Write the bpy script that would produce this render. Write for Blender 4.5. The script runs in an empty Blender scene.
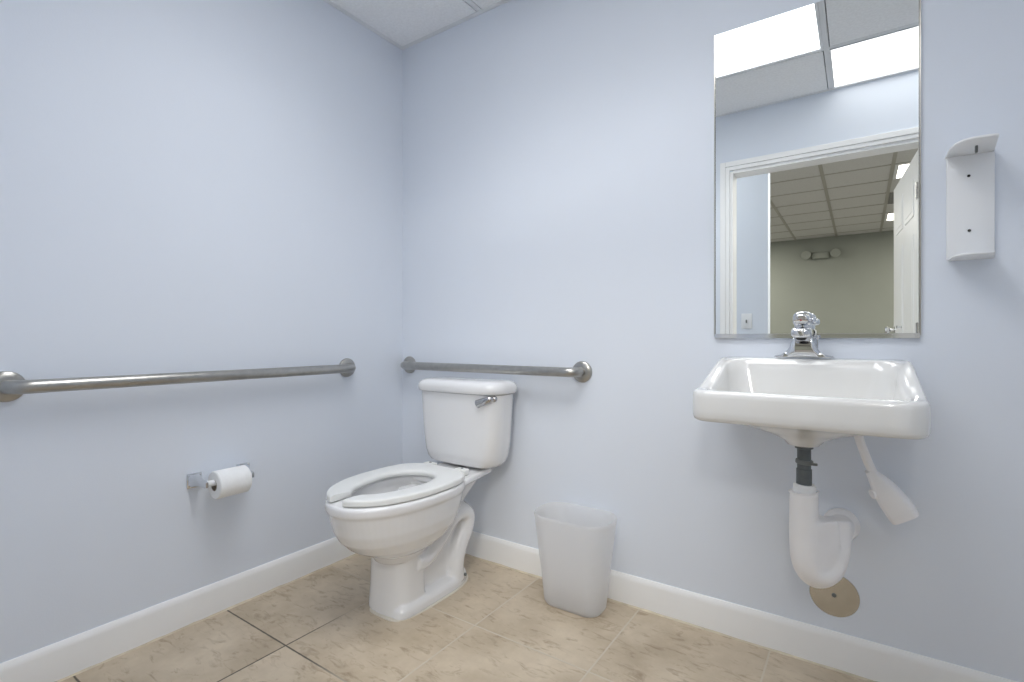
import bpy, bmesh, math, random
from mathutils import Vector, Matrix
random.seed(7)
C = bpy.context.scene.collection
PI = math.pi

# ------------------------------------------------------------------ materials
def new_mat(name):
    m = bpy.data.materials.new(name); m.use_nodes = True
    nt = m.node_tree; b = nt.nodes['Principled BSDF']
    return m, nt, b

def mat(name, col, rough=.5, metal=0., var=.03, scale=6., bump=0., bscale=60., spec=.5, coat=0., detail=3.):
    """principled paint / metal / ceramic with a faint procedural variation"""
    m, nt, b = new_mat(name)
    N, L = nt.nodes, nt.links
    tc = N.new('ShaderNodeTexCoord')
    no = N.new('ShaderNodeTexNoise'); no.inputs['Scale'].default_value = scale; no.inputs['Detail'].default_value = detail
    L.new(tc.outputs['Object'], no.inputs['Vector'])
    r = N.new('ShaderNodeValToRGB')
    r.color_ramp.elements[0].position = .3; r.color_ramp.elements[1].position = .7
    r.color_ramp.elements[0].color = tuple(max(0, c*(1-var)) for c in col) + (1,)
    r.color_ramp.elements[1].color = tuple(min(1, c*(1+var)) for c in col) + (1,)
    L.new(no.outputs['Fac'], r.inputs['Fac']); L.new(r.outputs['Color'], b.inputs['Base Color'])
    b.inputs['Roughness'].default_value = rough
    b.inputs['Metallic'].default_value = metal
    b.inputs['Specular IOR Level'].default_value = spec
    b.inputs['Coat Weight'].default_value = coat
    b.inputs['Coat Roughness'].default_value = .05
    if bump:
        n2 = N.new('ShaderNodeTexNoise'); n2.inputs['Scale'].default_value = bscale; n2.inputs['Detail'].default_value = 4
        L.new(tc.outputs['Object'], n2.inputs['Vector'])
        bp = N.new('ShaderNodeBump'); bp.inputs['Strength'].default_value = bump; bp.inputs['Distance'].default_value = .002
        L.new(n2.outputs['Fac'], bp.inputs['Height']); L.new(bp.outputs['Normal'], b.inputs['Normal'])
    return m

def emit(name, col, s):
    m, nt, b = new_mat(name)
    N, L = nt.nodes, nt.links
    tc = N.new('ShaderNodeTexCoord')
    no = N.new('ShaderNodeTexVoronoi'); no.inputs['Scale'].default_value = 160
    L.new(tc.outputs['Object'], no.inputs['Vector'])
    r = N.new('ShaderNodeMapRange'); r.inputs['To Min'].default_value = s*1.04; r.inputs['To Max'].default_value = s*.94
    L.new(no.outputs['Distance'], r.inputs['Value'])
    b.inputs['Base Color'].default_value = (.85, .85, .85, 1)
    b.inputs['Emission Color'].default_value = col + (1,)
    L.new(r.outputs['Result'], b.inputs['Emission Strength'])
    return m

WALLCOL = (.745, .79, .862)
M_wall = mat('blue wall paint', WALLCOL, .55, var=.012, scale=1.6, bump=.10, bscale=220, spec=.3)
M_ceil = mat('ceiling tile', (.88, .89, .90), .9, var=.04, scale=90, bump=.5, bscale=260, spec=.1)
M_tee = mat('ceiling grid white metal', (.76, .775, .79), .5, var=.01)
M_trim = mat('white trim paint', (.89, .89, .88), .35, var=.015, scale=4, bump=.05, bscale=40)
M_caulk = mat('yellowed caulk', (.62, .55, .42), .6, var=.15, scale=25)
M_porc = mat('white porcelain', (.785, .785, .79), .12, var=.006, scale=3, coat=.5)
M_sinkp = mat('off white porcelain', (.79, .785, .765), .13, var=.006, scale=3, coat=.5)
M_seat = mat('white seat plastic', (.77, .775, .755), .28, var=.006, scale=3)
M_steel = mat('brushed stainless steel', (.42, .41, .385), .32, 1., var=.08, scale=40)
M_chrome = mat('polished chrome', (.72, .73, .75), .07, 1., var=.02, scale=10)
M_plate = mat('satin steel plate', (.55, .53, .49), .22, 1., var=.05, scale=30)
M_dark = mat('dark hole', (.02, .02, .022), .6)
M_rubber = mat('dark grey pipe', (.10, .115, .12), .45, var=.2, scale=30)
M_band = mat('grey band', (.16, .17, .17), .4, var=.1)
M_pvc = mat('white soft vinyl cover', (.88, .87, .875), .42, var=.02, scale=12, bump=.15, bscale=25)
M_white = mat('white plastic', (.84, .85, .86), .3, var=.01)
M_paper = mat('white tissue paper', (.90, .905, .90), .95, var=.02, scale=50, bump=.3, bscale=120, spec=.1)
M_card = mat('cardboard core', (.30, .26, .21), .9, var=.1)
M_far = mat('grey green wall paint', (.27, .285, .255), .7, var=.02, scale=2)
M_farceil = mat('grey acoustic tile', (.62, .62, .61), .9, var=.05, scale=60, bump=.4, bscale=200)
M_fartee = mat('grey grid metal', (.40, .39, .35), .5)
M_carpet = mat('grey carpet', (.22, .21, .20), .95, var=.2, scale=200)
M_vent = mat('grey vent metal', (.22, .22, .21), .5)
M_light = emit('lit diffuser', (.985, .99, 1.), 1.65)
M_tile_glow = emit('ceiling tile glow', (1., .99, .97), 1.1)  # plain ceiling tile given its own glow so it reads white
M_far_l = emit('office diffuser', (1., .93, .80), 3.0)
M_red = mat('red indicator', (.35, .03, .03), .4)

# translucent wastebasket
M_bin, nt, b = new_mat('frosted plastic')
b.inputs['Base Color'].default_value = (.92, .92, .925, 1); b.inputs['Roughness'].default_value = .4
N, L = nt.nodes, nt.links
tr = N.new('ShaderNodeBsdfTranslucent'); tr.inputs['Color'].default_value = (.97, .97, .97, 1)
tp = N.new('ShaderNodeBsdfTransparent'); tp.inputs['Color'].default_value = (.97, .97, .97, 1)
no = N.new('ShaderNodeTexNoise'); no.inputs['Scale'].default_value = 8
mr = N.new('ShaderNodeMapRange'); mr.inputs['To Min'].default_value = .42; mr.inputs['To Max'].default_value = .5
mx = N.new('ShaderNodeMixShader'); mx2 = N.new('ShaderNodeMixShader'); mx2.inputs[0].default_value = .48
L.new(no.outputs['Fac'], mr.inputs['Value']); L.new(mr.outputs['Result'], mx.inputs[0])
L.new(b.outputs[0], mx.inputs[1]); L.new(tr.outputs[0], mx.inputs[2])
L.new(mx.outputs[0], mx2.inputs[1]); L.new(tp.outputs[0], mx2.inputs[2])
L.new(mx2.outputs[0], N['Material Output'].inputs[0])

# mirror silver
M_mirror, nt, b = new_mat('silvered glass')
b.inputs['Base Color'].default_value = (.93, .95, .945, 1); b.inputs['Metallic'].default_value = 1; b.inputs['Roughness'].default_value = 0.
N, L = nt.nodes, nt.links
no = N.new('ShaderNodeTexNoise'); no.inputs['Scale'].default_value = 3
mr = N.new('ShaderNodeMapRange'); mr.inputs['To Min'].default_value = 0.; mr.inputs['To Max'].default_value = .006
L.new(no.outputs['Fac'], mr.inputs['Value']); L.new(mr.outputs['Result'], b.inputs['Roughness'])

# water
M_water, nt, b = new_mat('water')
b.inputs['Base Color'].default_value = (.9, .95, .97, 1); b.inputs['Roughness'].default_value = .02
b.inputs['Transmission Weight'].default_value = 1.; b.inputs['IOR'].default_value = 1.33
no = nt.nodes.new('ShaderNodeTexNoise'); no.inputs['Scale'].default_value = 5
bp = nt.nodes.new('ShaderNodeBump'); bp.inputs['Strength'].default_value = .02
nt.links.new(no.outputs['Fac'], bp.inputs['Height']); nt.links.new(bp.outputs['Normal'], b.inputs['Normal'])

# floor tile: 42 x 43 cm beige stoneware with worn grout
TX0, TXS, TY0, TYS = .385, .4235, -.430, .430
def floor_mat():
    m, nt, b = new_mat('beige floor tile')
    N, L = nt.nodes, nt.links
    def math_(op, a, bb=None, v=None, clamp=False):
        n = N.new('ShaderNodeMath'); n.operation = op; n.use_clamp = clamp
        if isinstance(a, (int, float)): n.inputs[0].default_value = a
        else: L.new(a, n.inputs[0])
        if bb is not None: L.new(bb, n.inputs[1])
        if v is not None: n.inputs[1].default_value = v
        return n.outputs[0]
    tc = N.new('ShaderNodeTexCoord'); P = tc.outputs['Object']
    sx = N.new('ShaderNodeSeparateXYZ'); L.new(P, sx.inputs[0])
    u = math_('DIVIDE', math_('SUBTRACT', sx.outputs[0], v=TX0), v=TXS)
    w = math_('DIVIDE', math_('SUBTRACT', sx.outputs[1], v=TY0), v=TYS)
    def edge(t):      # distance in metres to the nearest joint
        f = math_('FRACT', t)
        return math_('MULTIPLY', math_('MINIMUM', f, math_('SUBTRACT', 1., f)), v=.425)
    d = math_('MINIMUM', edge(u), edge(w))
    wob = N.new('ShaderNodeTexNoise'); wob.inputs['Scale'].default_value = 60; L.new(P, wob.inputs['Vector'])
    d = math_('ADD', d, math_('MULTIPLY', math_('SUBTRACT', wob.outputs['Fac'], v=.5), v=.002))
    gm = N.new('ShaderNodeMapRange'); gm.inputs['From Min'].default_value = .0018; gm.inputs['From Max'].default_value = .0036
    gm.inputs['To Min'].default_value = 1; gm.inputs['To Max'].default_value = 0; L.new(d, gm.inputs['Value'])
    # tile tone: each tile a little different, cloudy, with darker short streaks
    cb = N.new('ShaderNodeCombineXYZ'); L.new(math_('FLOOR', u), cb.inputs[0]); L.new(math_('FLOOR', w), cb.inputs[1])
    wn = N.new('ShaderNodeTexWhiteNoise'); wn.noise_dimensions = '3D'; L.new(cb.outputs[0], wn.inputs['Vector'])
    off = N.new('ShaderNodeVectorMath'); off.operation = 'MULTIPLY_ADD'
    L.new(wn.outputs['Color'], off.inputs[0]); off.inputs[1].default_value = (7, 7, 7); L.new(P, off.inputs[2])
    n1 = N.new('ShaderNodeTexNoise'); n1.inputs['Scale'].default_value = 5.; n1.inputs['Detail'].default_value = 6; n1.inputs['Roughness'].default_value = .6
    L.new(off.outputs[0], n1.inputs['Vector'])
    r1 = N.new('ShaderNodeValToRGB'); e = r1.color_ramp.elements
    e[0].position = .32; e[0].color = (.43, .35, .25, 1); e[1].position = .70; e[1].color = (.63, .535, .408, 1)
    L.new(n1.outputs['Fac'], r1.inputs['Fac'])
    mp = N.new('ShaderNodeMapping'); mp.inputs['Rotation'].default_value = (0, 0, .6); mp.inputs['Scale'].default_value = (1., 2.6, 1.)
    L.new(off.outputs[0], mp.inputs['Vector'])
    n2 = N.new('ShaderNodeTexNoise'); n2.inputs['Scale'].default_value = 14.; n2.inputs['Detail'].default_value = 5; n2.inputs['Roughness'].default_value = .65; n2.inputs['Distortion'].default_value = .9
    L.new(mp.outputs[0], n2.inputs['Vector'])
    r2 = N.new('ShaderNodeValToRGB'); e = r2.color_ramp.elements
    e[0].position = .30; e[0].color = (.60, .55, .50, 1); e[1].position = .47; e[1].color = (1, 1, 1, 1)
    L.new(n2.outputs['Fac'], r2.inputs['Fac'])
    mul = N.new('ShaderNodeMix'); mul.data_type = 'RGBA'; mul.blend_type = 'MULTIPLY'; mul.inputs[0].default_value = .8
    L.new(r1.outputs[0], mul.inputs[6]); L.new(r2.outputs[0], mul.inputs[7])
    # grout: grimy dark joints near the left wall, pale ones to the right
    gr = N.new('ShaderNodeMapRange'); gr.inputs['From Min'].default_value = .5; gr.inputs['From Max'].default_value = .8
    nn = N.new('ShaderNodeTexNoise'); nn.inputs['Scale'].default_value = 4.; L.new(P, nn.inputs['Vector'])
    dk = math_('MAXIMUM', sx.outputs[0], math_('ADD', math_('MULTIPLY', sx.outputs[1], v=1.6), v=1.75))
    L.new(math_('ADD', dk, math_('MULTIPLY', math_('SUBTRACT', nn.outputs['Fac'], v=.5), v=.4)), gr.inputs['Value'])
    gc = N.new('ShaderNodeMix'); gc.data_type = 'RGBA'; gc.inputs[6].default_value = (.10, .085, .065, 1); gc.inputs[7].default_value = (.56, .50, .405, 1)
    L.new(gr.outputs[0], gc.inputs[0])
    fl = N.new('ShaderNodeMapRange'); fl.inputs['From Min'].default_value = .38; fl.inputs['From Max'].default_value = .55; L.new(sx.outputs[0], fl.inputs['Value'])
    gl = N.new('ShaderNodeMix'); gl.data_type = 'RGBA'; gl.inputs[6].default_value = (.46, .385, .29, 1); gl.inputs[7].default_value = (.56, .50, .405, 1)
    L.new(fl.outputs[0], gl.inputs[0]); L.new(gl.outputs[2], gc.inputs[7])
    fin = N.new('ShaderNodeMix'); fin.data_type = 'RGBA'; L.new(gm.outputs[0], fin.inputs[0])
    L.new(mul.outputs[2], fin.inputs[6]); L.new(gc.outputs[2], fin.inputs[7])
    L.new(fin.outputs[2], b.inputs['Base Color'])
    b.inputs['Roughness'].default_value = .45; b.inputs['Specular IOR Level'].default_value = .35
    h = math_('SUBTRACT', math_('MULTIPLY', n2.outputs['Fac'], v=.25), gm.outputs[0])
    bp = N.new('ShaderNodeBump'); bp.inputs['Strength'].default_value = .35; bp.inputs['Distance'].default_value = .002
    L.new(h, bp.inputs['Height']); L.new(bp.outputs[0], b.inputs['Normal'])
    return m
M_floor = floor_mat()

# ------------------------------------------------------------------ mesh helpers
def obj(name, bm, m, parent=None, smooth=True, ang=35, fix=True):
    if fix: bmesh.ops.recalc_face_normals(bm, faces=bm.faces)
    me = bpy.data.meshes.new(name); bm.to_mesh(me); bm.free()
    me.materials.append(m)
    if smooth:
        for p in me.polygons: p.use_smooth = True
        me.set_sharp_from_angle(angle=math.radians(ang))
    o = bpy.data.objects.new(name, me); C.objects.link(o)
    if parent is not None:
        o.parent = parent
        o.matrix_parent_inverse = Matrix.Translation(-Vector(parent.location))   # geometry is given in world coordinates
    return o

def tag(o, label, cat, group=None):
    o['label'] = label; o['category'] = cat
    if group: o['group'] = group
    return o
def thing(name, label, cat, loc, group=None):
    o = bpy.data.objects.new(name, None); C.objects.link(o); o.location = loc
    o.empty_display_size = .05
    return tag(o, label, cat, group)
def struct(name, bm, m, parent=None, **k):
    o = obj(name, bm, m, parent, **k)
    if parent is None: o['kind'] = 'structure'
    return o

def box(bm, x0, x1, y0, y1, z0, z1, bev=0., seg=2, mtx=None):
    t = bmesh.new()
    v = [t.verts.new(p) for p in ((x0,y0,z0),(x1,y0,z0),(x1,y1,z0),(x0,y1,z0),(x0,y0,z1),(x1,y0,z1),(x1,y1,z1),(x0,y1,z1))]
    for f in ((0,3,2,1),(4,5,6,7),(0,1,5,4),(1,2,6,5),(2,3,7,6),(3,0,4,7)): t.faces.new([v[i] for i in f])
    if bev: bmesh.ops.bevel(t, geom=t.edges[:], offset=bev, segments=seg, profile=.5, affect='EDGES')
    if mtx: bmesh.ops.transform(t, matrix=mtx, verts=t.verts)
    me = bpy.data.meshes.new('t'); t.to_mesh(me); t.free(); bm.from_mesh(me); bpy.data.meshes.remove(me)
    return bm
def bx(*a, **k): return box(bmesh.new(), *a, **k)

def loft(bm, loops, cap0=True, cap1=True, closed=True):
    vs = [[bm.verts.new(p) for p in lp] for lp in loops]
    n = len(loops[0])
    for a, bb in zip(vs, vs[1:]):
        for i in range(n if closed else n-1):
            j = (i+1) % n
            try: bm.faces.new((a[i], a[j], bb[j], bb[i]))
            except ValueError: pass
    if cap0: bm.faces.new(list(reversed(vs[0])))
    if cap1: bm.faces.new(vs[-1])
    return bm

def frame_from(d, up=Vector((0,0,1))):
    d = d.normalized()
    if abs(d.dot(up)) > .99: up = Vector((0,1,0))
    s = d.cross(up).normalized(); u = s.cross(d).normalized()
    return s, u

def lathe(prof, origin, axis, n=32):
    """prof: (radius, distance along axis); closed with caps"""
    bm = bmesh.new(); o = Vector(origin); a = Vector(axis).normalized(); s, u = frame_from(a)
    loops = [[o + a*h + (s*math.cos(2*PI*i/n) + u*math.sin(2*PI*i/n))*max(r, 1e-5) for i in range(n)] for r, h in prof]
    return loft(bm, loops)

def spline(pts, m=8):
    P = [Vector(p) for p in pts]; out = []
    for i in range(len(P)-1):
        p0 = P[max(i-1, 0)]; p1, p2 = P[i], P[i+1]; p3 = P[min(i+2, len(P)-1)]
        for k in range(m):
            t = k/m
            out.append(.5*((2*p1) + (-p0+p2)*t + (2*p0-5*p1+4*p2-p3)*t*t + (-p0+3*p1-3*p2+p3)*t**3))
    out.append(P[-1]); return out

def sweep(bm, pts, rad, n=20, sx=1., up=Vector((0,0,1)), power=2.):
    """tube along pts; rad number or list, may be (ru, rs) pairs; rotation-minimising frame"""
    P = [Vector(p) for p in pts]; loops = []; s = None
    for i, p in enumerate(P):
        d = (P[min(i+1, len(P)-1)] - P[max(i-1, 0)]).normalized()
        if s is None: s, u = frame_from(d, up)
        else:
            s = (s - d*s.dot(d)).normalized(); u = s.cross(d).normalized()
        r = rad[i] if isinstance(rad, list) else rad
        rs, ru = r if isinstance(r, tuple) else (r*sx, r)
        lp = []
        for k in range(n):
            t = 2*PI*k/n; c, q = math.cos(t), math.sin(t)
            c = math.copysign(abs(c)**(2/power), c); q = math.copysign(abs(q)**(2/power), q)
            lp.append(p + s*c*rs + u*q*ru)
        loops.append(lp)
    return loft(bm, loops)

def bend(pts, r, m=8):
    """polyline with its inner corners rounded to radius r"""
    P = [Vector(p) for p in pts]; out = [P[0]]
    for a, bq, c in zip(P, P[1:], P[2:]):
        d1 = (a-bq).normalized(); d2 = (c-bq).normalized(); half = d1.angle(d2)/2
        t = r/math.tan(half); p1 = bq + d1*t; p2 = bq + d2*t
        cen = bq + (d1+d2).normalized()*(r/math.sin(half))
        v1 = p1-cen; v2 = p2-cen; ang = v1.angle(v2); ax = v1.cross(v2).normalized()
        for k in range(m+1): out.append(cen + Matrix.Rotation(ang*k/m, 3, ax) @ v1)
    out.append(P[-1]); return out

def egg(cx, cy, a, bf, bb, z, nf=2.2, nb=2.6, N=64):
    """egg-shaped loop: bf towards -y (front), bb towards +y (back)"""
    out = []
    for i in range(N):
        t = 2*PI*i/N; s, c = math.sin(t), math.cos(t)
        n = nf if c > 0 else nb
        x = math.copysign(abs(s)**(2/n), s)*a; y = math.copysign(abs(c)**(2/n), c)*(bf if c > 0 else bb)
        out.append(Vector((cx+x, cy-y, z)))
    return out

def rrect(x0, x1, y0, y1, r, z=0., k=7, m=10, f=None):
    """rounded rectangle loop; edges subdivided m times"""
    pts = []
    cs = [((x1-r, y1-r), 0), ((x0+r, y1-r), 90), ((x0+r, y0+r), 180), ((x1-r, y0+r), 270)]
    arcs = []
    for (cx, cy), a0 in cs:
        arcs.append([(cx+r*math.cos(math.radians(a0+90*i/k)), cy+r*math.sin(math.radians(a0+90*i/k))) for i in range(k+1)])
    for i in range(4):
        pts += arcs[i]; p, q_ = arcs[i][-1], arcs[(i+1) % 4][0]
        pts += [(p[0]+(q_[0]-p[0])*j/m, p[1]+(q_[1]-p[1])*j/m) for j in range(1, m)]
    return [Vector((x, y, z + (f(x, y) if f else 0))) for x, y in pts]

def voxel(bm, size, smooth_it=4):
    """fuse the closed shells of bm into one skin"""
    bmesh.ops.recalc_face_normals(bm, faces=bm.faces)
    me = bpy.data.meshes.new('tmp'); bm.to_mesh(me); bm.free()
    o = bpy.data.objects.new('tmp', me); C.objects.link(o)
    r = o.modifiers.new('r', 'REMESH'); r.mode = 'VOXEL'; r.voxel_size = size
    s = o.modifiers.new('s', 'SMOOTH'); s.factor = .5; s.iterations = smooth_it
    dg = bpy.context.evaluated_depsgraph_get(); dg.update()
    res = bpy.data.meshes.new_from_object(o.evaluated_get(dg))
    bpy.data.objects.remove(o); bpy.data.meshes.remove(me)
    out = bmesh.new(); out.from_mesh(res); bpy.data.meshes.remove(res)
    return out

# ------------------------------------------------------------------ room shell
H = 2.42; YF = -1.71; XR = 2.80; TH = .12; HH = 2.73
DX0, DX1, DH = 1.203, 2.165, 2.045          # door opening
struct('floor', bx(-.1, XR+.1, YF-TH, .1, -.06, 0), M_floor, smooth=False)
struct('wall_back', bx(-.1, XR+.1, 0, .1, 0, 2.6), M_wall, smooth=False)
struct('wall_left', bx(-.1, 0, YF, 0, 0, 2.6), M_wall, smooth=False)
struct('wall_right', bx(XR, XR+.1, YF, 0, 0, 2.6), M_wall, smooth=False)
bm = bmesh.new()
box(bm, -2.1, DX0, YF-TH, YF, 0, HH+.05); box(bm, DX1, 5.1, YF-TH, YF, 0, HH+.05); box(bm, DX0, DX1, YF-TH, YF, DH, HH+.05)
struct('wall_front', bm, M_wall, smooth=False)

# baseboards (eased top) with a thin bead of caulk
def base_profile(z): return .0125 if z < .085 else .0125 - (z-.085)/.024*.0085
def baseboard(name, a, bq, nrm):
    a, bq, nrm = Vector(a), Vector(bq), Vector(nrm)
    prof = [(0, 0), (.0125, 0), (.0125, .088), (.0105, .098), (.006, .1055), (.004, .1085), (0, .1085)]
    bm_ = loft(bmesh.new(), [[p + nrm*t + Vector((0, 0, z)) for t, z in prof] for p in (a, bq)])
    o = struct(name, bm_, M_trim, ang=20)
    cp = [(.012, 0), (.0165, 0), (.0145, .003), (.012, .0055)]
    n = 60; lp = []
    for i in range(n+1):
        p = a.lerp(bq, i/n); w = .8+.5*random.random()
        lp.append([p + nrm*(.012+(t-.012)*w) + Vector((0, 0, z*w)) for t, z in cp])
    obj('caulk_bead', loft(bmesh.new(), lp), M_caulk, o)
    return o
baseboard('baseboard_back', (0.0126, 0, 0), (XR, 0, 0), (0, -1, 0))
baseboard('baseboard_left', (0, YF, 0), (0, 0, 0), (1, 0, 0))
baseboard('baseboard_right', (XR, 0-.0126, 0), (XR, YF, 0), (-1, 0, 0))
baseboard('baseboard_front', (DX0-.07, YF, 0), (0.0126, YF, 0), (0, 1, 0))

# suspended ceiling of the washroom
TXs = [.505, 1.7485]; TYs = [-1.205, -.595]
LX0, LX1, LY0, LY1 = .505, 1.7485, -1.205, -.595       # the lit 2x4 cell
KX0, KX1, KY0, KY1 = 1.7485, XR-.012, YF, -1.205           # the cell cut by the door wall
struct('ceiling_plenum', bx(-.1, XR+.1, YF, .1, H+.14, H+.17), M_dark, smooth=False)
bm = bmesh.new()
xs = [0]+TXs+[XR]; ys = [YF]+TYs+[0]
for i in range(len(xs)-1):
    for j in range(len(ys)-1):
        if (xs[i], ys[j]) in ((LX0, LY0), (KX0, KY0)): continue
        if ys[j] == TYs[1] and i == 0: pass
        g = .0165
        x0 = xs[i]+(g if i else .022); x1 = xs[i+1]-(g if i+1 < len(xs)-1 else .022)
        y0 = ys[j]+(g if j else .022); y1 = ys[j+1]-(g if j+1 < len(ys)-1 else .022)
        box(bm, x0, x1, y0, y1, H, H+.03)
struct('ceiling', bm, M_ceil, smooth=False)
bm = bmesh.new()
for x in TXs: box(bm, x-.012, x+.012, YF+.001, -.001, H+.001, H+.032)
for j, y in enumerate(TYs):
    for i in range(len(xs)-1):
        box(bm, xs[i]+(.0121 if i else .001), xs[i+1]-(.0121 if i+1 < len(xs)-1 else .001), y-.012, y+.012, H+.001, H+.031)
struct('trim_1', bm, M_tee, smooth=False)
bm = bmesh.new()
for a in ((0, XR, -.022, 0), (0, XR, YF, YF+.022), (0, .022, YF+.022, -.022), (XR-.022, XR, YF+.022, -.022)):
    box(bm, *a, H-.002, H+.001)
struct('trim_2', bm, M_tee, smooth=False)

def ceiling_light(label, x0, x1, y0, y1, z, md, wid=.03, group=None):
    t = thing('ceiling_light', label, 'ceiling light', ((x0+x1)/2, (y0+y1)/2, z), group)
    f = bmesh.new()
    for a in ((x0, x1, y0, y0+wid), (x0, x1, y1-wid, y1), (x0, x0+wid, y0+wid, y1-wid), (x1-wid, x1, y0+wid, y1-wid)):
        box(f, *a, z-.004, z+.02)
    obj('frame', f, M_tee, t, smooth=False)
    d = bx(x0+wid, x1-wid, y0+wid, y1-wid, z+.002, z+.006)
    obj('diffuser', d, md, t, smooth=False)
    return t
ceiling_light('long lit white ceiling panel, the left one reflected in the mirror', LX0+.0125, LX1-.0125, LY0+.0125, LY1-.0125, H, M_light, .012)
ceiling_light('white ceiling tile with added glow against the door wall, right one in the mirror', KX0+.0125, KX1-.0125, KY0+.023, KY1-.0125, H, M_tile_glow, .006)  # tile built like a fixture; its light is added

# door frame
bm = bmesh.new()
def casing(bm, side, y, s):
    """stepped casing around the opening on the wall face y, standing out along s"""
    for w0, w1, d in ((.006, .030, .013), (.030, .062, .019)):
        ya, yb = sorted((y, y+s*d))
        box(bm, DX0-w1, DX0-w0, ya, yb, 0, DH+w1, .002, 1)
        box(bm, DX1+w0, DX1+w1, ya, yb, 0, DH+w1, .002, 1)
        box(bm, DX0-w0, DX1+w0, ya, yb, DH+w0, DH+w1, .002, 1)
casing(bm, 0, YF, 1); casing(bm, 0, YF-TH, -1)
struct('trim_3', bm, M_trim, smooth=False)
bm = bmesh.new()
JT = .012
box(bm, DX0-.006, DX0+JT, YF-TH-.001, YF+.001, 0, DH); box(bm, DX1-JT, DX1+.006, YF-TH-.001, YF+.001, 0, DH)
box(bm, DX0+JT, DX1-JT, YF-TH-.001, YF+.001, DH-JT, DH+.006)
struct('trim_4', bm, M_trim, smooth=False)

# the open door leaf, swung out into the hall
HX, HY = DX1-.014, YF-TH-.006
LA = math.atan2(-.88, -.068)                 # direction of the leaf from its hinge
Md = Matrix.Translation((HX, HY, 0)) @ Matrix.Rotation(LA, 4, 'Z')
W_, T_ = .885, .035
bm = bmesh.new(); box(bm, 0, W_, 0, T_, .012, 2.025, .001, 1, Md)
for (a, c) in ((.11, .40), (.485, .775)):
    for (z0, z1) in ((.20, .82), (1.00, 1.58), (1.68, 1.90)):
        for yy in (-.004, T_-.004):
            for e, q_ in ((0, .0), (.03, .002)):
                box(bm, a+e, c-e, yy-q_+(.0 if yy < 0 else 0), yy+.008+q_, z0+e, z1-e, .003, 1, Md)
door = struct('door_1', bm, M_trim, smooth=False)
def dp(u, v, z): return (Md @ Vector((u, v, z)))
nrm = (Md.to_3x3() @ Vector((0, -1, 0)))
for sgn, v in ((1, 0), (-1, T_)):
    obj('door_knob', lathe([(.026, 0), (.026, .004), (.010, .008), (.010, .026), (.022, .036), (.025, .048), (.020, .058), (.0, .061)], dp(W_-.06, v, 1.035), nrm*sgn, 24), M_chrome, door)
obj('coat_hook', lathe([(.012, 0), (.012, .003), (.006, .006), (.006, .02), (.011, .028), (.0, .033)], dp(.52, 0, 1.05), nrm, 18), M_chrome, door)
for z in (.22, 1.02, 1.80):
    hb = bx(-.004, .03, -.0015, 0, z-.045, z+.045, mtx=Md)
    for k in range(3):
        t = lathe([(.006, 0), (.006, .028)], dp(-.004, -.003, z-.044+.03*k), (0, 0, 1), 12)
        me = bpy.data.meshes.new('t'); t.to_mesh(me); t.free(); hb.from_mesh(me); bpy.data.meshes.remove(me)
    obj('hinge', hb, M_plate, door)

# ------------------------------------------------------------------ hall and office beyond the doorway
YW = -8.48
struct('floor_hall', bx(-2.1, 5.1, YW-.1, YF-TH, -.06, 0), M_carpet, smooth=False)
struct('wall_partition', bx(-2.0, 1.297, -2.72, -2.60, 0, HH), M_wall, smooth=False)
struct('wall_far', bx(-2.1, 5.1, YW-.1, YW, 0, HH+.05), M_far, smooth=False)
struct('wall_hall_left', bx(-2.1, -2.0, YW, YF-TH, 0, HH+.05), M_far, smooth=False)
struct('wall_hall_right', bx(5.0, 5.1, YW, YF-TH, 0, HH+.05), M_far, smooth=False)
struct('ceiling_hall', bx(-2.0, 5.0, YW, YF-TH, HH, HH+.05), M_farceil, smooth=False)
bm = bmesh.new()
gx = [.945+.608*k for k in range(-4, 7)]; gy = [-2.80-.60*k for k in range(0, 10)]
for x in gx: box(bm, x-.016, x+.016, YW, gy[0], HH-.006, HH)
for y in gy: box(bm, -2.0, 5.0, y-.011, y+.011, HH-.005, HH)
struct('trim_5', bm, M_fartee, smooth=False)
ceiling_light('office ceiling light beyond the doorway, nearer one seen above the door leaf', 2.18, 2.75, -5.19, -4.62, HH-.004, M_far_l, .03, None)
ceiling_light('office ceiling light farther off past the vent, near the far wall', 2.18, 2.75, -7.59, -7.02, HH-.004, M_far_l, .03, None)
def lamp(x, y, z, sx, sy, power, col):
    l = bpy.data.lights.new('panel_or_fill_lamp', 'AREA'); l.shape = 'RECTANGLE'; l.size = sx; l.size_y = sy; l.energy = power; l.color = col
    o = bpy.data.objects.new('panel_or_fill_lamp', l); C.objects.link(o); o.location = (x, y, z); return o
lamp((LX0+LX1)/2, (LY0+LY1)/2, H-.006, 1.19, .56, 4.0, (.985, .99, 1.)).data.spread = math.radians(126)   # the lens of the long panel throws most of its light down
lamp(2.35, -3.3, HH-.01, .6, .6, 28, (1., .98, .95))  # unseen hall lamp, added as fill for the floor and toilet base
lamp(.2, -2.2, HH-.01, .5, .4, 7, (1., .97, .90))        # unseen lamp added to brighten the hall partition
for x in (3.7, -.3):
    for y in (-4.9, -7.3): lamp(x, y, HH-.01, .6, .6, 30, (1., .95, .85))  # extra lamps out of view, added to brighten the office
t = thing('ceiling_vent', 'dark grey square air vent between the two office ceiling lights', 'vent', (2.46, -6.1, HH))
f = bmesh.new()
for a in ((2.18, 2.75, -6.39, -6.36), (2.18, 2.75, -5.84, -5.81), (2.18, 2.21, -6.36, -5.84), (2.72, 2.75, -6.36, -5.84)): box(f, *a, HH-.014, HH)
obj('frame', f, M_vent, t, smooth=False)
for k in range(8):
    mt = Matrix.Translation((2.465, -6.33+.066*k, HH-.010)) @ Matrix.Rotation(.6, 4, 'X')
    obj('slat', bx(-.255, .255, -.022, .022, -.001, .001, mtx=mt), M_vent, t, smooth=False)
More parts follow.
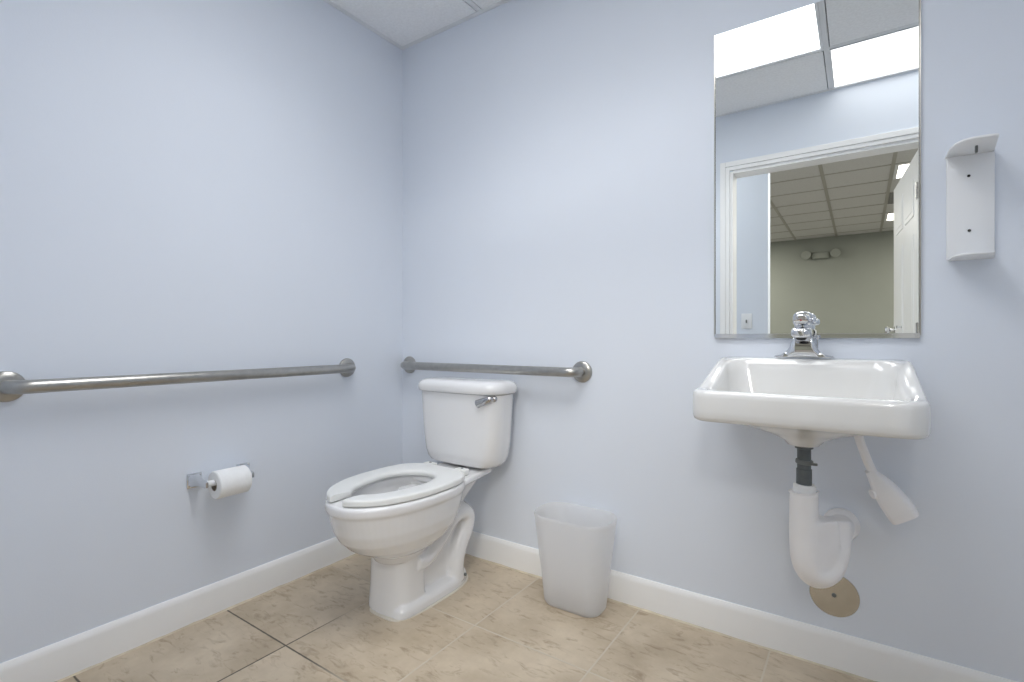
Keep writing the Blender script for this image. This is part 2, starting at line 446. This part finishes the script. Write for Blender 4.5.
t = thing('emergency_light', 'twin-headed emergency light high on the far office wall', 'emergency light', (1.32, YW, 2.44))
obj('housing', bx(1.20, 1.45, YW, YW+.07, 2.36, 2.46, .012), M_far, t)
for sx in (-1, 1):
    obj('lamp_head', lathe([(.0, 0), (.05, .005), (.075, .05), (.078, .08), (.07, .085), (.0, .075)], (1.325+sx*.20, YW+.03, 2.45), (sx*.2, 1, -.25), 24), M_far, t)
t = thing('light_switch', 'small light switch plate on the pale hall partition', 'light switch', (1.145, -2.60, 1.115))
obj('switch_plate', bx(1.105, 1.185, -2.60, -2.594, 1.055, 1.175, .003), M_white, t)
obj('toggle', bx(1.14, 1.15, -2.595, -2.580, 1.10, 1.125, .002), M_band, t)

# ------------------------------------------------------------------ grab bars
HG, RB, RFL, SO = .846, .0185, .0415, .060
def grab_bar(label, a, bq, nrm):
    a, bq, nrm = Vector(a), Vector(bq), Vector(nrm)
    t = thing('grab_bar', label, 'grab bar', (a+bq)/2)
    pts = bend([a+nrm*.004, a+nrm*SO, bq+nrm*SO, bq+nrm*.004], .040, 10)
    obj('rail', sweep(bmesh.new(), pts, RB, 28), M_steel, t, ang=60)
    for e in (a, bq):
        obj('flange', lathe([(.0, .0), (RFL, .0), (RFL, .005), (RFL-.0015, .009), (RFL-.006, .0125), (RFL-.016, .015), (.019, .016), (.0, .016)], e, nrm, 40), M_steel, t, ang=25)
    return t
grab_bar('long stainless steel grab bar on the left wall', (0, -1.429, HG), (0, -.335, HG), (1, 0, 0))
grab_bar('stainless steel grab bar on the back wall above the toilet tank', (.053, 0, HG), (.998, 0, HG), (0, -1, 0))

# ------------------------------------------------------------------ toilet paper
t = thing('toilet_paper_holder', 'chrome toilet paper holder with white spindle on left wall', 'toilet paper holder', (0, -.88, .487))
RZ = .483; RX = .070
for y, s in ((-.963, 1), (-.797, -1)):
    pb = bx(0, .006, y-.024, y+.024, RZ-.020, RZ+.030, .002)
    lp = []
    for x, hy, hz, dz, dy in ((.005, .021, .022, .005, 0), (.012, .019, .019, .005, 0), (.03, .013, .013, .003, .002), (.05, .008, .010, .001, .004), (RX+.004, .005, .012, 0, .005), (RX+.014, .004, .009, 0, .005)):
        lp.append([Vector((x, y+s*dy+cy*hy, RZ+dz+cz*hz)) for cy, cz in ((-1,-.7),(-.7,-1),(.7,-1),(1,-.7),(1,.7),(.7,1),(-.7,1),(-1,.7))])
    loft(pb, lp)
    po = obj('post', pb, M_chrome, t, ang=30)
    for dz in (-.012, .022): obj('screw', lathe([(.0, 0), (.0035, 0), (.003, .0015), (.0, .002)], (.006, y-.012*s, RZ+dz), (1, 0, 0), 12), M_band, po)
obj('spindle', lathe([(.0, 0), (.0095, .001), (.0105, .003), (.0105, .045), (.0085, .047), (.0085, .110), (.0105, .112), (.0105, .153), (.0095, .155), (.0, .156)], (RX, -.958, RZ), (0, 1, 0), 24), M_white, t)
# the roll hangs on the spindle
bm = bmesh.new(); y0, y1, ro, ri = -.930, -.822, .0475, .0195
zc = RZ-.0092
prof = [(ri, y0), (ro-.003, y0), (ro, y0+.003), (ro, y1-.003), (ro-.003, y1), (ri, y1)]
n = 48
vs = [[bm.verts.new((RX+r*math.cos(2*PI*i/n), y, zc+r*math.sin(2*PI*i/n))) for i in range(n)] for r, y in prof]
for a, bq in zip(vs, vs[1:]):
    for i in range(n): bm.faces.new((a[i], a[(i+1) % n], bq[(i+1) % n], bq[i]))
for i in range(n): bm.faces.new((vs[-1][i], vs[-1][(i+1) % n], vs[0][(i+1) % n], vs[0][i]))
roll = thing('toilet_paper_roll', 'white toilet paper roll on the chrome holder', 'toilet paper', (RX, y0, zc))
obj('paper', bm, M_paper, roll, ang=40)
bm = bmesh.new()
prof = [(ri-.0012, y0-.0004), (ri-.0002, y0-.0004), (ri-.0002, y1+.0004), (ri-.0012, y1+.0004)]
vs = [[bm.verts.new((RX+r*math.cos(2*PI*i/n), y, zc+r*math.sin(2*PI*i/n))) for i in range(n)] for r, y in prof]
for k in range(4):
    a, bq = vs[k], vs[(k+1) % 4]
    for i in range(n): bm.faces.new((a[i], a[(i+1) % n], bq[(i+1) % n], bq[i]))
obj('core', bm, M_card, roll, ang=40)

# ------------------------------------------------------------------ toilet
AX = .508
toilet = thing('toilet', 'white two-piece toilet with open-front seat in the corner', 'toilet', (AX, -.4, 0))
bm = bmesh.new()
CY = -.47
# bowl shell: outside up, over the rim, inside down
lps = [egg(AX, -.50, .070, .085, .10, .19), egg(AX, -.50, .092, .105, .12, .222), egg(AX, -.495, .118, .148, .15, .238), egg(AX, -.487, .140, .200, .175, .262),
       egg(AX, -.478, .158, .246, .20, .298), egg(AX, -.475, .168, .270, .215, .335), egg(AX, CY, .174, .287, .225, .375),
       egg(AX, CY, .177, .293, .230, .400), egg(AX, CY, .1825, .300, .235, .407), egg(AX, CY, .184, .302, .237, .415), egg(AX, CY, .184, .302, .237, .431), egg(AX, CY, .179, .297, .232, .438),
       egg(AX, CY, .128, .235, .165, .438), egg(AX, CY, .122, .228, .158, .431), egg(AX, CY, .124, .230, .160, .402),
       egg(AX, CY, .114, .205, .150, .348), egg(AX, -.47, .088, .140, .125, .295), egg(AX, -.46, .055, .07, .08, .255), egg(AX, -.45, .03, .04, .04, .24)]
loft(bm, lps)
# pedestal column
loft(bm, [egg(AX-.023, -.490, .101, .080, .070, 0, 2.5, 6.), egg(AX-.023, -.490, .1012, .080, .070, .012, 2.5, 6.), egg(AX-.023, -.490, .097, .074, .067, .08, 2.5, 6.), egg(AX-.023, -.490, .094, .071, .066, .16, 2.5, 6.), egg(AX-.023, -.490, .094, .074, .07, .21, 2.5, 5.), egg(AX-.023, -.490, .100, .090, .08, .25, 2.6, 4.)])
# narrow web behind it and the foot
loft(bm, [rrect(AX-.046, AX+.046, -.50, -.20, .03, 0), rrect(AX-.040, AX+.040, -.50, -.20, .03, .12), rrect(AX-.036, AX+.036, -.50, -.19, .03, .22), rrect(AX-.042, AX+.042, -.50, -.18, .03, .30), rrect(AX-.060, AX+.060, -.46, -.13, .03, .36), rrect(AX-.09, AX+.09, -.44, -.085, .03, .40)])
loft(bm, [egg(AX-.005, -.33, .097, .235, .180, 0, 7., 2.3), egg(AX-.005, -.33, .098, .235, .181, .006, 7., 2.3), egg(AX-.005, -.33, .096, .23, .178, .026, 7., 2.3), egg(AX-.005, -.33, .088, .22, .168, .040, 7., 2.3), egg(AX-.005, -.33, .06, .20, .15, .047, 7., 2.3)])
# trapway: climbs from the bowl, turns over and drops into the foot
path = spline([(AX, -.47, .165), (AX, -.415, .165), (AX, -.345, .210), (AX, -.285, .260), (AX, -.225, .282), (AX, -.177, .257), (AX, -.186, .205), (AX, -.225, .145), (AX, -.243, .09), (AX, -.248, .02)], 8)
sweep(bm, path, [(.044, .086)]*len(path), 28, up=Vector((1, 0, 0)), power=2.3)
# (sideways bulge differs on the drop leg: a low boss around the bolt)
loft(bm, [egg(AX, -.245, .088, .055, .045, .02), egg(AX, -.245, .084, .052, .043, .06), egg(AX, -.240, .074, .042, .036, .085), egg(AX, -.235, .06, .03, .03, .10)])
# deck under the tank
loft(bm, [rrect(AX-.095, AX+.095, -.30, -.060, .03, .392), rrect(AX-.135, AX+.135, -.33, -.045, .04, .409), rrect(AX-.150, AX+.150, -.34, -.040, .05, .419), rrect(AX-.150, AX+.150, -.34, -.040, .05, .431), rrect(AX-.144, AX+.144, -.33, -.046, .045, .438)])
def taper(v):          # the deck narrows towards the wall
    if v.co.z > .37 and v.co.y > -.30:
        k = 1 - .30*min(1, (v.co.y+.30)/.24); v.co.x = AX + (v.co.x-AX)*k
for v in bm.verts: taper(v)
bm = voxel(bm, .0032, 14)
# flatten the sole
for v in bm.verts:
    if v.co.z < .002: v.co.z = 0
bowl = obj('bowl', bm, M_porc, toilet, ang=80, fix=False)
obj('caulk_bead', loft(bmesh.new(), [egg(AX-.005, -.33, .1035, .2495, .187, 0, 4.2, 2.3), egg(AX-.005, -.33, .102, .248, .185, .003, 4.2, 2.3), egg(AX-.005, -.33, .095, .24, .178, .004, 4.2, 2.3)]), mat('pale caulk', (.66, .62, .54), .6), bowl)
obj('floor_bolt', lathe([(.0, 0), (.007, 0), (.006, .006), (.0, .008)], (AX+.086, -.225, .036), (.25, 0, 1), 14), M_band, bowl)
bw = bmesh.new(); loft(bw, [egg(AX, -.465, .07, .10, .10, .280), egg(AX, -.465, .07, .10, .10, .2805)])
obj('water', bw, M_water, bowl)
# tank
TX = .503
tk = bmesh.new()
def tl(hx, yb, yf, z, bow=.010, r=.045):
    return rrect(TX-hx, TX+hx, yf, yb, r, z, k=8, m=10) if not bow else [Vector((p.x, p.y - (bow*(1-((p.x-TX)/hx)**2) if p.y < (yf+yb)/2 else 0), p.z)) for p in rrect(TX-hx, TX+hx, yf, yb, r, z, k=8, m=10)]
loft(tk, [tl(.115, -.070, -.145, .447, .006, .03), tl(.150, -.056, -.160, .449, .008, .04), tl(.173, -.046, -.170, .457, .010, .05), tl(.187, -.040, -.176, .473, .011, .055), tl(.197, -.036, -.180, .500, .012, .057), tl(.205, -.033, -.183, .56, .012, .057), tl(.211, -.031, -.186, .66, .012, .057), tl(.216, -.030, -.188, .750, .012, .057)])
tank = obj('tank', tk, M_porc, toilet, ang=50)
sp = lathe([(.0, 0), (.036, 0), (.036, .024), (.0, .024)], (TX, -.108, .4265), (0, 0, 1), 24)
obj('tank_gasket', sp, M_dark, toilet)
ld = bmesh.new()
loft(ld, [tl(.214, -.022, -.190, .7515, .012, .055), tl(.221, -.014, -.198, .7525, .012, .06), tl(.224, -.011, -.201, .758, .012, .06), tl(.225, -.010, -.202, .772, .012, .06), tl(.223, -.012, -.200, .783, .012, .06), tl(.217, -.017, -.194, .793, .012, .06), tl(.203, -.03, -.180, .8005, .012, .055), tl(.15, -.06, -.15, .804, r=.03), tl(.05, -.09, -.12, .805, r=.01)])
obj('tank_lid', ld, M_porc, toilet, ang=50)
lv = bmesh.new()
pv = Vector((TX+.194, -.174, .737))
lev = lathe([(.0, 0), (.013, 0), (.013, .006), (.009, .010), (.0, .012)], pv+Vector((0, .004, 0)), (.35, -1, 0), 20)
pts = spline([pv+Vector((.0, -.010, .002)), pv+Vector((-.008, -.020, -.001)), pv+Vector((-.03, -.024, -.010)), pv+Vector((-.062, -.024, -.022))], 6)
sweep(lev, pts, [(.009+.005*i/(len(pts)-1), .0095+.0075*i/(len(pts)-1)) for i in range(len(pts))], 16)
obj('flush_lever', lev, mat('worn chrome', (.5, .5, .51), .2, 1., var=.1, scale=60), tank, ang=50)
# seat: open front ring
st = bmesh.new()
SZ0, SZ1 = .4405, .4625
def ring(a, bf, bb, nf, nb, gap, K, cy=CY):
    pts = []
    for i in range(K+1):
        u = i/K; t0 = math.asin(min(1, gap/a)); t = t0 + (2*PI-2*t0)*u
        s, c = math.sin(t), math.cos(t); n_ = nf if c > 0 else nb
        pts.append(Vector((AX-.006+math.copysign(abs(s)**(2/n_), s)*a, cy-math.copysign(abs(c)**(2/n_), c)*(bf if c > 0 else bb), 0)))
    return pts
K = 96
ro_ = ring(.184, .293, .214, 2.1, 3.2, .027, K); ri_ = ring(.103, .214, .122, 2.0, 2.1, .031, K)
lps = []
for i in range(K+1):
    o_, i_ = ro_[i], ri_[i]; lp = []
    d = (o_-i_); w = d.length
    e = .006
    endk = min(i, K-i); sh = 1.
    for f_, z in ((0, SZ0+.003), (.003/w, SZ0), (1-.004/w, SZ0), (1, SZ0+.003), (1, SZ1-.006), (1-.0015/w, SZ1-.0025), (1-.005/w, SZ1-.0004), (1-.012/w, SZ1), (.5, SZ1), (.014/w, SZ1-.001), (.005/w, SZ1-.003), (.0, SZ1-.009)):
        p = i_ + d*f_; p.z = z; lp.append(p)
    lps.append(lp)
loft(st, lps)
# round the two tips
bmesh.ops.bevel(st, geom=[e for e in st.edges if len([f for f in e.link_faces if len(f.verts) > 6]) == 1], offset=.004, segments=2, profile=.5, affect='EDGES')
seat = obj('seat', st, M_seat, toilet, ang=45)
for s in (-1, 1):
    hb = bx(AX+s*.085-.026, AX+s*.085+.026, -.262, -.228, SZ0-.0022, SZ1+.0005, .005, 3)
    obj('hinge', hb, M_seat, seat)
    obj('hinge_cap', lathe([(.0, 0), (.006, 0), (.005, .002), (.0, .0025)], (AX+s*.085, -.243, SZ1), (0, 0, 1), 14), M_band, seat)

# ------------------------------------------------------------------ wastebasket
WX, WY = 1.026, -.118
bm = bmesh.new()
def wl(hx, hy, z, r): return rrect(WX-hx, WX+hx, WY-hy, WY+hy, r, z, k=8, m=6)
prof = [(.098, .052, .0, .045), (.108, .062, .003, .05), (.114, .067, .012, .055), (.125, .076, .12, .062), (.1475, .097, .315, .076), (.149, .098, .322, .077), (.150, .0985, .330, .078), (.1485, .0965, .333, .076), (.1465, .095, .330, .075), (.145, .0945, .315, .074), (.122, .073, .12, .06), (.110, .063, .012, .05), (.09, .045, .006, .04)]
loft(bm, [wl(hx, hy, z, r) for hx, hy, z, r in prof])
tag(obj('wastebasket', bm, M_bin, ang=40), 'frosted white plastic wastebasket on the floor against the back wall', 'wastebasket')

# ------------------------------------------------------------------ mirror
MX0, MX1, MZ0, MZ1 = 1.4905, 2.021, .984, 1.985
mir = thing('mirror', 'tall frameless wall mirror above the sink', 'mirror', ((MX0+MX1)/2, 0, MZ0))
bm = bmesh.new(); box(bm, MX0, MX1, -.006, -.0005, MZ0, MZ1, .0015, 1)
obj('mirror_glass', bm, M_mirror, mir, smooth=False)
bm = bmesh.new()
for a in ((MX0-.001, MX1+.001, -.0115, -.0065, MZ0-.008, MZ0+.006), (MX0-.001, MX1+.001, -.0065, 0, MZ0-.008, MZ0-.001)): box(bm, *a, .0006, 1)
obj('bottom_channel', bm, M_chrome, mir, smooth=False)
for x in (MX0-.0035, MX1+.0005):
    obj('edge_strip', bx(x, x+.003, -.0065, 0, MZ0, MZ1), M_plate, mir, smooth=False)

# ------------------------------------------------------------------ sink
SX, SHX, SYF = 1.7625, .253, -.402
def rise(x, y):
    t = max(0., min(1., (y+.35)/.28)); return .078*t*t*(3-2*t)
def sl(hx, y0, y1, r, z, up=1., c=SX): return [Vector((c+(p.x-c)*(1-.055*up*rise(0, p.y)/.078), p.y, p.z)) for p in rrect(c-hx, c+hx, y0, y1, r, z, k=7, m=18, f=(lambda x, y: up*rise(x, y)))]
bm = bmesh.new()
loft(bm, [sl(.026, -.245, -.193, .025, .688, 0), sl(.038, -.258, -.180, .037, .692, 0), sl(.050, -.270, -.168, .048, .706, 0), sl(.085, -.300, -.135, .06, .724, 0), sl(.135, -.335, -.10, .07, .741, 0), sl(.195, -.360, -.05, .07, .754, 0),
          sl(.232, SYF+.024, -.004, .03, .757, 0), sl(.243, SYF+.010, -.002, .045, .757, 0), sl(.2495, SYF+.0035, -.001, .052, .761, 0), sl(.2525, SYF+.0005, -.0005, .055, .769, 0),
          sl(.253, SYF, -.0005, .056, .785, .25), sl(.253, SYF, -.0005, .056, .820, .9), sl(.2515, SYF+.0015, -.0005, .055, .830), sl(.247, SYF+.006, -.001, .052, .8365), sl(.240, SYF+.013, -.004, .048, .8385),
          sl(.222, SYF+.034, -.090, .05, .8375), sl(.214, SYF+.042, -.097, .05, .833), sl(.207, SYF+.049, -.105, .055, .820, .8), sl(.190, SYF+.070, -.125, .06, .775, .25), sl(.165, SYF+.095, -.140, .06, .752, 0), sl(.11, SYF+.12, -.165, .05, .742, 0), sl(.03, -.245, -.19, .028, .735, 0)])
sink = tag(obj('sink', bm, M_sinkp, ang=60), 'white wall-hung sink with raised back ledge below the mirror', 'sink')
obj('drain_ring', lathe([(.0, 0), (.024, 0), (.026, .002), (.02, .003), (.0, .001)], (SX, -.218, .7355), (0, 0, 1), 24), M_chrome, sink)

# faucet
FX, FY, FZ = 1.750, -.062, .9185
fau = thing('faucet', 'chrome single-handle faucet on the back ledge of the sink', 'faucet', (FX, FY, FZ))
bm = bmesh.new()
# flared base: sections across x, saddle profile rising into the tower
lp = []
for i in range(41):
    u = -1+2*i/40; x = u*.0775
    a = abs(x)
    h = .064 if a < .0245 else .0055 + .0585*math.exp(-(a-.0245)/.0125)
    if a > .072: h *= math.sqrt(max(.02, 1-((a-.072)/.0058)**2))
    d = .026*math.sqrt(max(.02, 1-(max(0, a-.052)/.0262)**2))
    sec = []
    for k in range(16):
        t = 2*PI*k/16; c, s = math.cos(t), math.sin(t)
        c = math.copysign(abs(c)**.4, c); s_ = math.copysign(abs(s)**.4, s)
        z = FZ + (h*.5)*(1+s_)
        yy = FY + c*d*(1.05-.12*(s_ > .3)*(1 if a < .045 else 0))
        sec.append(Vector((FX+x, yy, z)))
    lp.append(sec)
loft(bm, lp)
base = obj('faucet_base', bm, M_chrome, fau, ang=40)
# spout: tapered block leaning out of the tower towards the user
bm = bmesh.new()
secs = [(.020, .074, .024, .013), (.0, .074, .026, .016), (-.030, .074, .026, .016), (-.060, .074, .0255, .0155), (-.078, .073, .0245, .0145), (-.086, .072, .022, .012), (-.090, .0715, .016, .008)]
pts = [Vector((FX, FY+y, FZ+z)) for y, z, a, c in secs]
sweep(bm, pts, [(a, c) for y, z, a, c in secs], 28, power=3.2)
obj('spout', bm, M_chrome, fau, ang=45)
obj('aerator', lathe([(.0, 0), (.0125, 0), (.0135, .010), (.010, .0102), (.0, .006)], (FX, FY-.064, FZ+.0665), (0, -.55, -.83), 24), M_dark, fau)
# handle: rounded cap with a lever nose
bm = lathe([(.0, 0), (.021, 0), (.0225, .004), (.022, .010), (.0245, .012), (.0262, .018), (.0262, .032), (.024, .041), (.018, .047), (.010, .050), (.0, .051)], (FX, FY-.012, FZ+.086), (0, -.10, 1), 32)
sweep(bm, spline([(FX, FY-.02, FZ+.110), (FX, FY-.045, FZ+.114), (FX, FY-.070, FZ+.111), (FX, FY-.082, FZ+.108)], 5), [(.021, .016)]*6+[(.0205, .014)]*5+[(.018, .012)]*4+[(.012, .007)], 20, power=2.6)
hd = obj('handle', bm, M_chrome, fau, ang=40)
obj('indicator', lathe([(.0, 0), (.003, 0), (.0025, .0012), (.0, .0014)], (FX, FY-.0815, FZ+.1085), (0, -1, .12), 12), M_red, hd)
bm = lathe([(.0, 0), (.0025, 0), (.0025, .046), (.0045, .048), (.0055, .053), (.0045, .058), (.0, .059)], (FX+.034, FY+.022, FZ+.008), (0, 0, 1), 14)
obj('lift_rod', bm, M_chrome, fau, ang=40)
obj('side_cap', lathe([(.0, 0), (.010, 0), (.010, .007), (.007, .011), (.0, .012)], (FX+.022, FY-.018, FZ+.108), (1, -.25, .15), 18), M_chrome, hd)

# ------------------------------------------------------------------ drain under the sink
DXp, DYp = 1.764, -.218
dr = thing('drain_trap', 'white padded drain trap hanging under the sink, with dark pipe above', 'drain pipe', (DXp, DYp, .30))
obj('tailpiece', lathe([(.0, 0), (.0185, 0), (.0185, .058), (.0165, .060), (.0165, .112), (.022, .114), (.022, .118), (.0, .118)], (DXp, DYp, .568), (0, 0, 1), 28), M_rubber, dr, ang=30)
bd = lathe([(.0, 0), (.0195, 0), (.021, .002), (.021, .009), (.0195, .011), (.0, .011)], (DXp, DYp, .640), (0.08, 0, 1), 28)
box(bd, DXp+.016, DXp+.032, DYp-.018, DYp-.010, .641, .647, .001, 1)
obj('hose_clamp', bd, M_band, dr, ang=30)
obj('nut', lathe([(.0, 0), (.025, 0), (.027, .003), (.027, .022), (.024, .026), (.0, .026)], (DXp, DYp, .560), (.05, 0, 1), 32), M_white, dr, ang=30)
bm = bmesh.new()
E_ = Vector((1.846, -.040, .432))
path = spline([(DXp, DYp, .566), (DXp-.001, DYp, .50), (DXp, DYp, .43), (DXp+.006, DYp+.006, .375), (DXp+.026, DYp+.022, .347), (DXp+.052, DYp+.046, .357), (DXp+.066, DYp+.066, .400), (DXp+.070, DYp+.080, .440), (DXp+.071, DYp+.086, .482)], 8)
nP = len(path)
sweep(bm, path, [(.0335+.002*math.sin(PI*i/nP), .0335+.004*math.sin(PI*i/nP)) for i in range(nP)], 28, power=2.4)
# web between the two legs of the soft cover
lpw = []
for z, a, c in ((.345, .004, .05), (.37, -.002, .068), (.40, -.002, .074), (.43, .002, .080), (.480, .004, .078), (.492, .012, .07)):
    ctr = Vector((DXp, DYp, z)); dirw = Vector((.070, .078, 0)).normalized(); sd = Vector((dirw.y, -dirw.x, 0))
    lpw.append([ctr+dirw*(a if q_ < 2 or q_ > 5 else c)*1.0 + sd*w for q_, w in enumerate((-.033, -.038, -.038, -.033, .033, .038, .038, .033))])
loft(bm, lpw)
# elbow towards the wall
pe = spline([(DXp+.066, DYp+.070, .415), (DXp+.073, DYp+.098, .437), (1.840, -.085, .437), (1.842, -.030, .432)], 7)
sweep(bm, pe, [(.034, .034)]*len(pe), 26, power=2.3)
bm = voxel(bm, .004, 4)
cov = obj('trap_cover', bm, M_pvc, dr, ang=80, fix=False)
obj('wall_flange', lathe([(.0, 0), (.046, 0), (.047, .006), (.045, .014), (.041, .022), (.036, .034), (.0, .036)], (1.842, 0, .430), (0, -1, 0), 40), M_pvc, dr, ang=30)
obj('cover_lip', sweep(bmesh.new(), [Vector((DXp-.001+.0345*math.cos(t), DYp+.0345*math.sin(t), .566+.004*math.cos(t))) for t in [PI*.75+2*PI*.86*i/40 for i in range(41)]], .0018, 10), M_pvc, dr)

cp = tag(obj('cleanout_cover', lathe([(.0, 0), (.0635, 0), (.0635, .0015), (.0625, .003), (.0, .0038)], (1.824, 0, .216), (0, -1, 0), 56), M_plate, ang=25), 'round tan-reflecting metal cover plate low on the wall under the trap', 'cover plate')
obj('screw', lathe([(.0, 0), (.0065, 0), (.006, .002), (.003, .0035), (.0, .0035)], (1.824, -.0036, .216), (0, -1, 0), 18), M_band, cp)

# supply line with its white cover
sv = thing('supply_pipe', 'white covered supply pipe slanting down right under the sink', 'supply pipe', (1.94, -.08, .50))
bm = bmesh.new()
pts = spline([(1.884, -.128, .722), (1.887, -.125, .700), (1.906, -.112, .640), (1.921, -.104, .605), (1.934, -.098, .575)], 8)
sweep(bm, pts, .0108, 20)
pb = obj('pipe_sleeve', bm, M_pvc, sv, ang=50)
bm = bmesh.new()
A = Vector((1.908, -.110, .620)); Bq = Vector((1.982, -.072, .506)); d = Bq-A
pts = [A+d*t for t in (0, .10, .25, .42, .6, .8, 1.)]
sweep(bm, pts, [(.0112, .0112), (.014, .016), (.021, .026), (.028, .032), (.032, .035), (.034, .036), (.035, .037)], 24, up=Vector((0, 1, 0)), power=4.5)
# hollow the open end
top = [f for f in bm.faces if len(f.verts) > 10]
top.sort(key=lambda f: f.calc_center_median().z)
r_ = bmesh.ops.inset_region(bm, faces=[top[0]], thickness=.004)
for v in top[0].verts: v.co -= d.normalized()*.022
obj('valve_cover', bm, M_pvc, sv, ang=40)
obj('cover_loop', lathe([(.0, 0), (.012, 0), (.013, .003), (.012, .006), (.0, .006)], (1.918, -.115, .560), (-.8, -.5, -.3), 20), M_pvc, sv)

# ------------------------------------------------------------------ empty dispenser bracket
db = thing('dispenser_bracket', 'empty white wall bracket for a dispenser, right of the mirror', 'dispenser', (2.125, 0, 1.18))
obj('back_plate', bx(2.077, 2.172, -.010, 0, 1.184, 1.456, .003), M_white, db)
def shelf(z, dep, thick, lift, sh=0.):
    pts = [(2.075+sh, 0), (2.076+sh, -dep*.55), (2.082+sh, -dep*.82), (2.094+sh, -dep*.97), (2.112+sh, -dep*1.03), (2.132, -dep*1.02), (2.152, -dep), (2.159, -dep*.97), (2.165, -dep*.5), (2.172, 0)]
    lo = [Vector((x, y, z - lift*(y/dep))) for x, y in pts]; hi = [p+Vector((0, 0, thick)) for p in lo]
    bm_ = loft(bmesh.new(), [lo, hi]); bmesh.ops.bevel(bm_, geom=bm_.edges[:], offset=.0015, segments=2, profile=.5, affect='EDGES'); return bm_
obj('top_shelf', shelf(1.455, .140, .006, 0.0), M_white, db, ang=30)
obj('bottom_shelf', shelf(1.181, .10, .005, .002, .006), M_white, db, ang=30)
for x, z in ((2.1215, 1.400), (2.1225, 1.257)):
    obj('screw_hole', lathe([(.0, 0), (.0035, 0), (.0035, .0012), (.0, .0012)], (x, -.010, z), (0, -1, 0), 14), M_dark, db)
obj('latch', bx(2.124, 2.129, -.085, -.075, 1.438, 1.456, .001, 1), M_band, db)

# ------------------------------------------------------------------ camera, world, look
cam = bpy.data.cameras.new('camera'); co = bpy.data.objects.new('camera', cam); C.objects.link(co)
cam.lens = 17.793; cam.sensor_width = 36; cam.sensor_fit = 'HORIZONTAL'; cam.clip_start = .02
cam.shift_y = -.0021
co.location = (1.888, -1.7766, .974); co.rotation_euler = (PI/2, 0, math.radians(34.536))
S = bpy.context.scene; S.camera = co
w = bpy.data.worlds.new('world'); S.world = w; w.use_nodes = True
w.node_tree.nodes['Background'].inputs[0].default_value = (.5, .55, .6, 1); w.node_tree.nodes['Background'].inputs[1].default_value = .3
S.view_settings.view_transform = 'Standard'; S.view_settings.look = 'None'
S.view_settings.exposure = .9; S.view_settings.gamma = 1.; S.view_settings.use_curve_mapping = False
S.cycles.max_bounces = 12; S.cycles.diffuse_bounces = 8; S.cycles.glossy_bounces = 6; S.cycles.transparent_max_bounces = 8
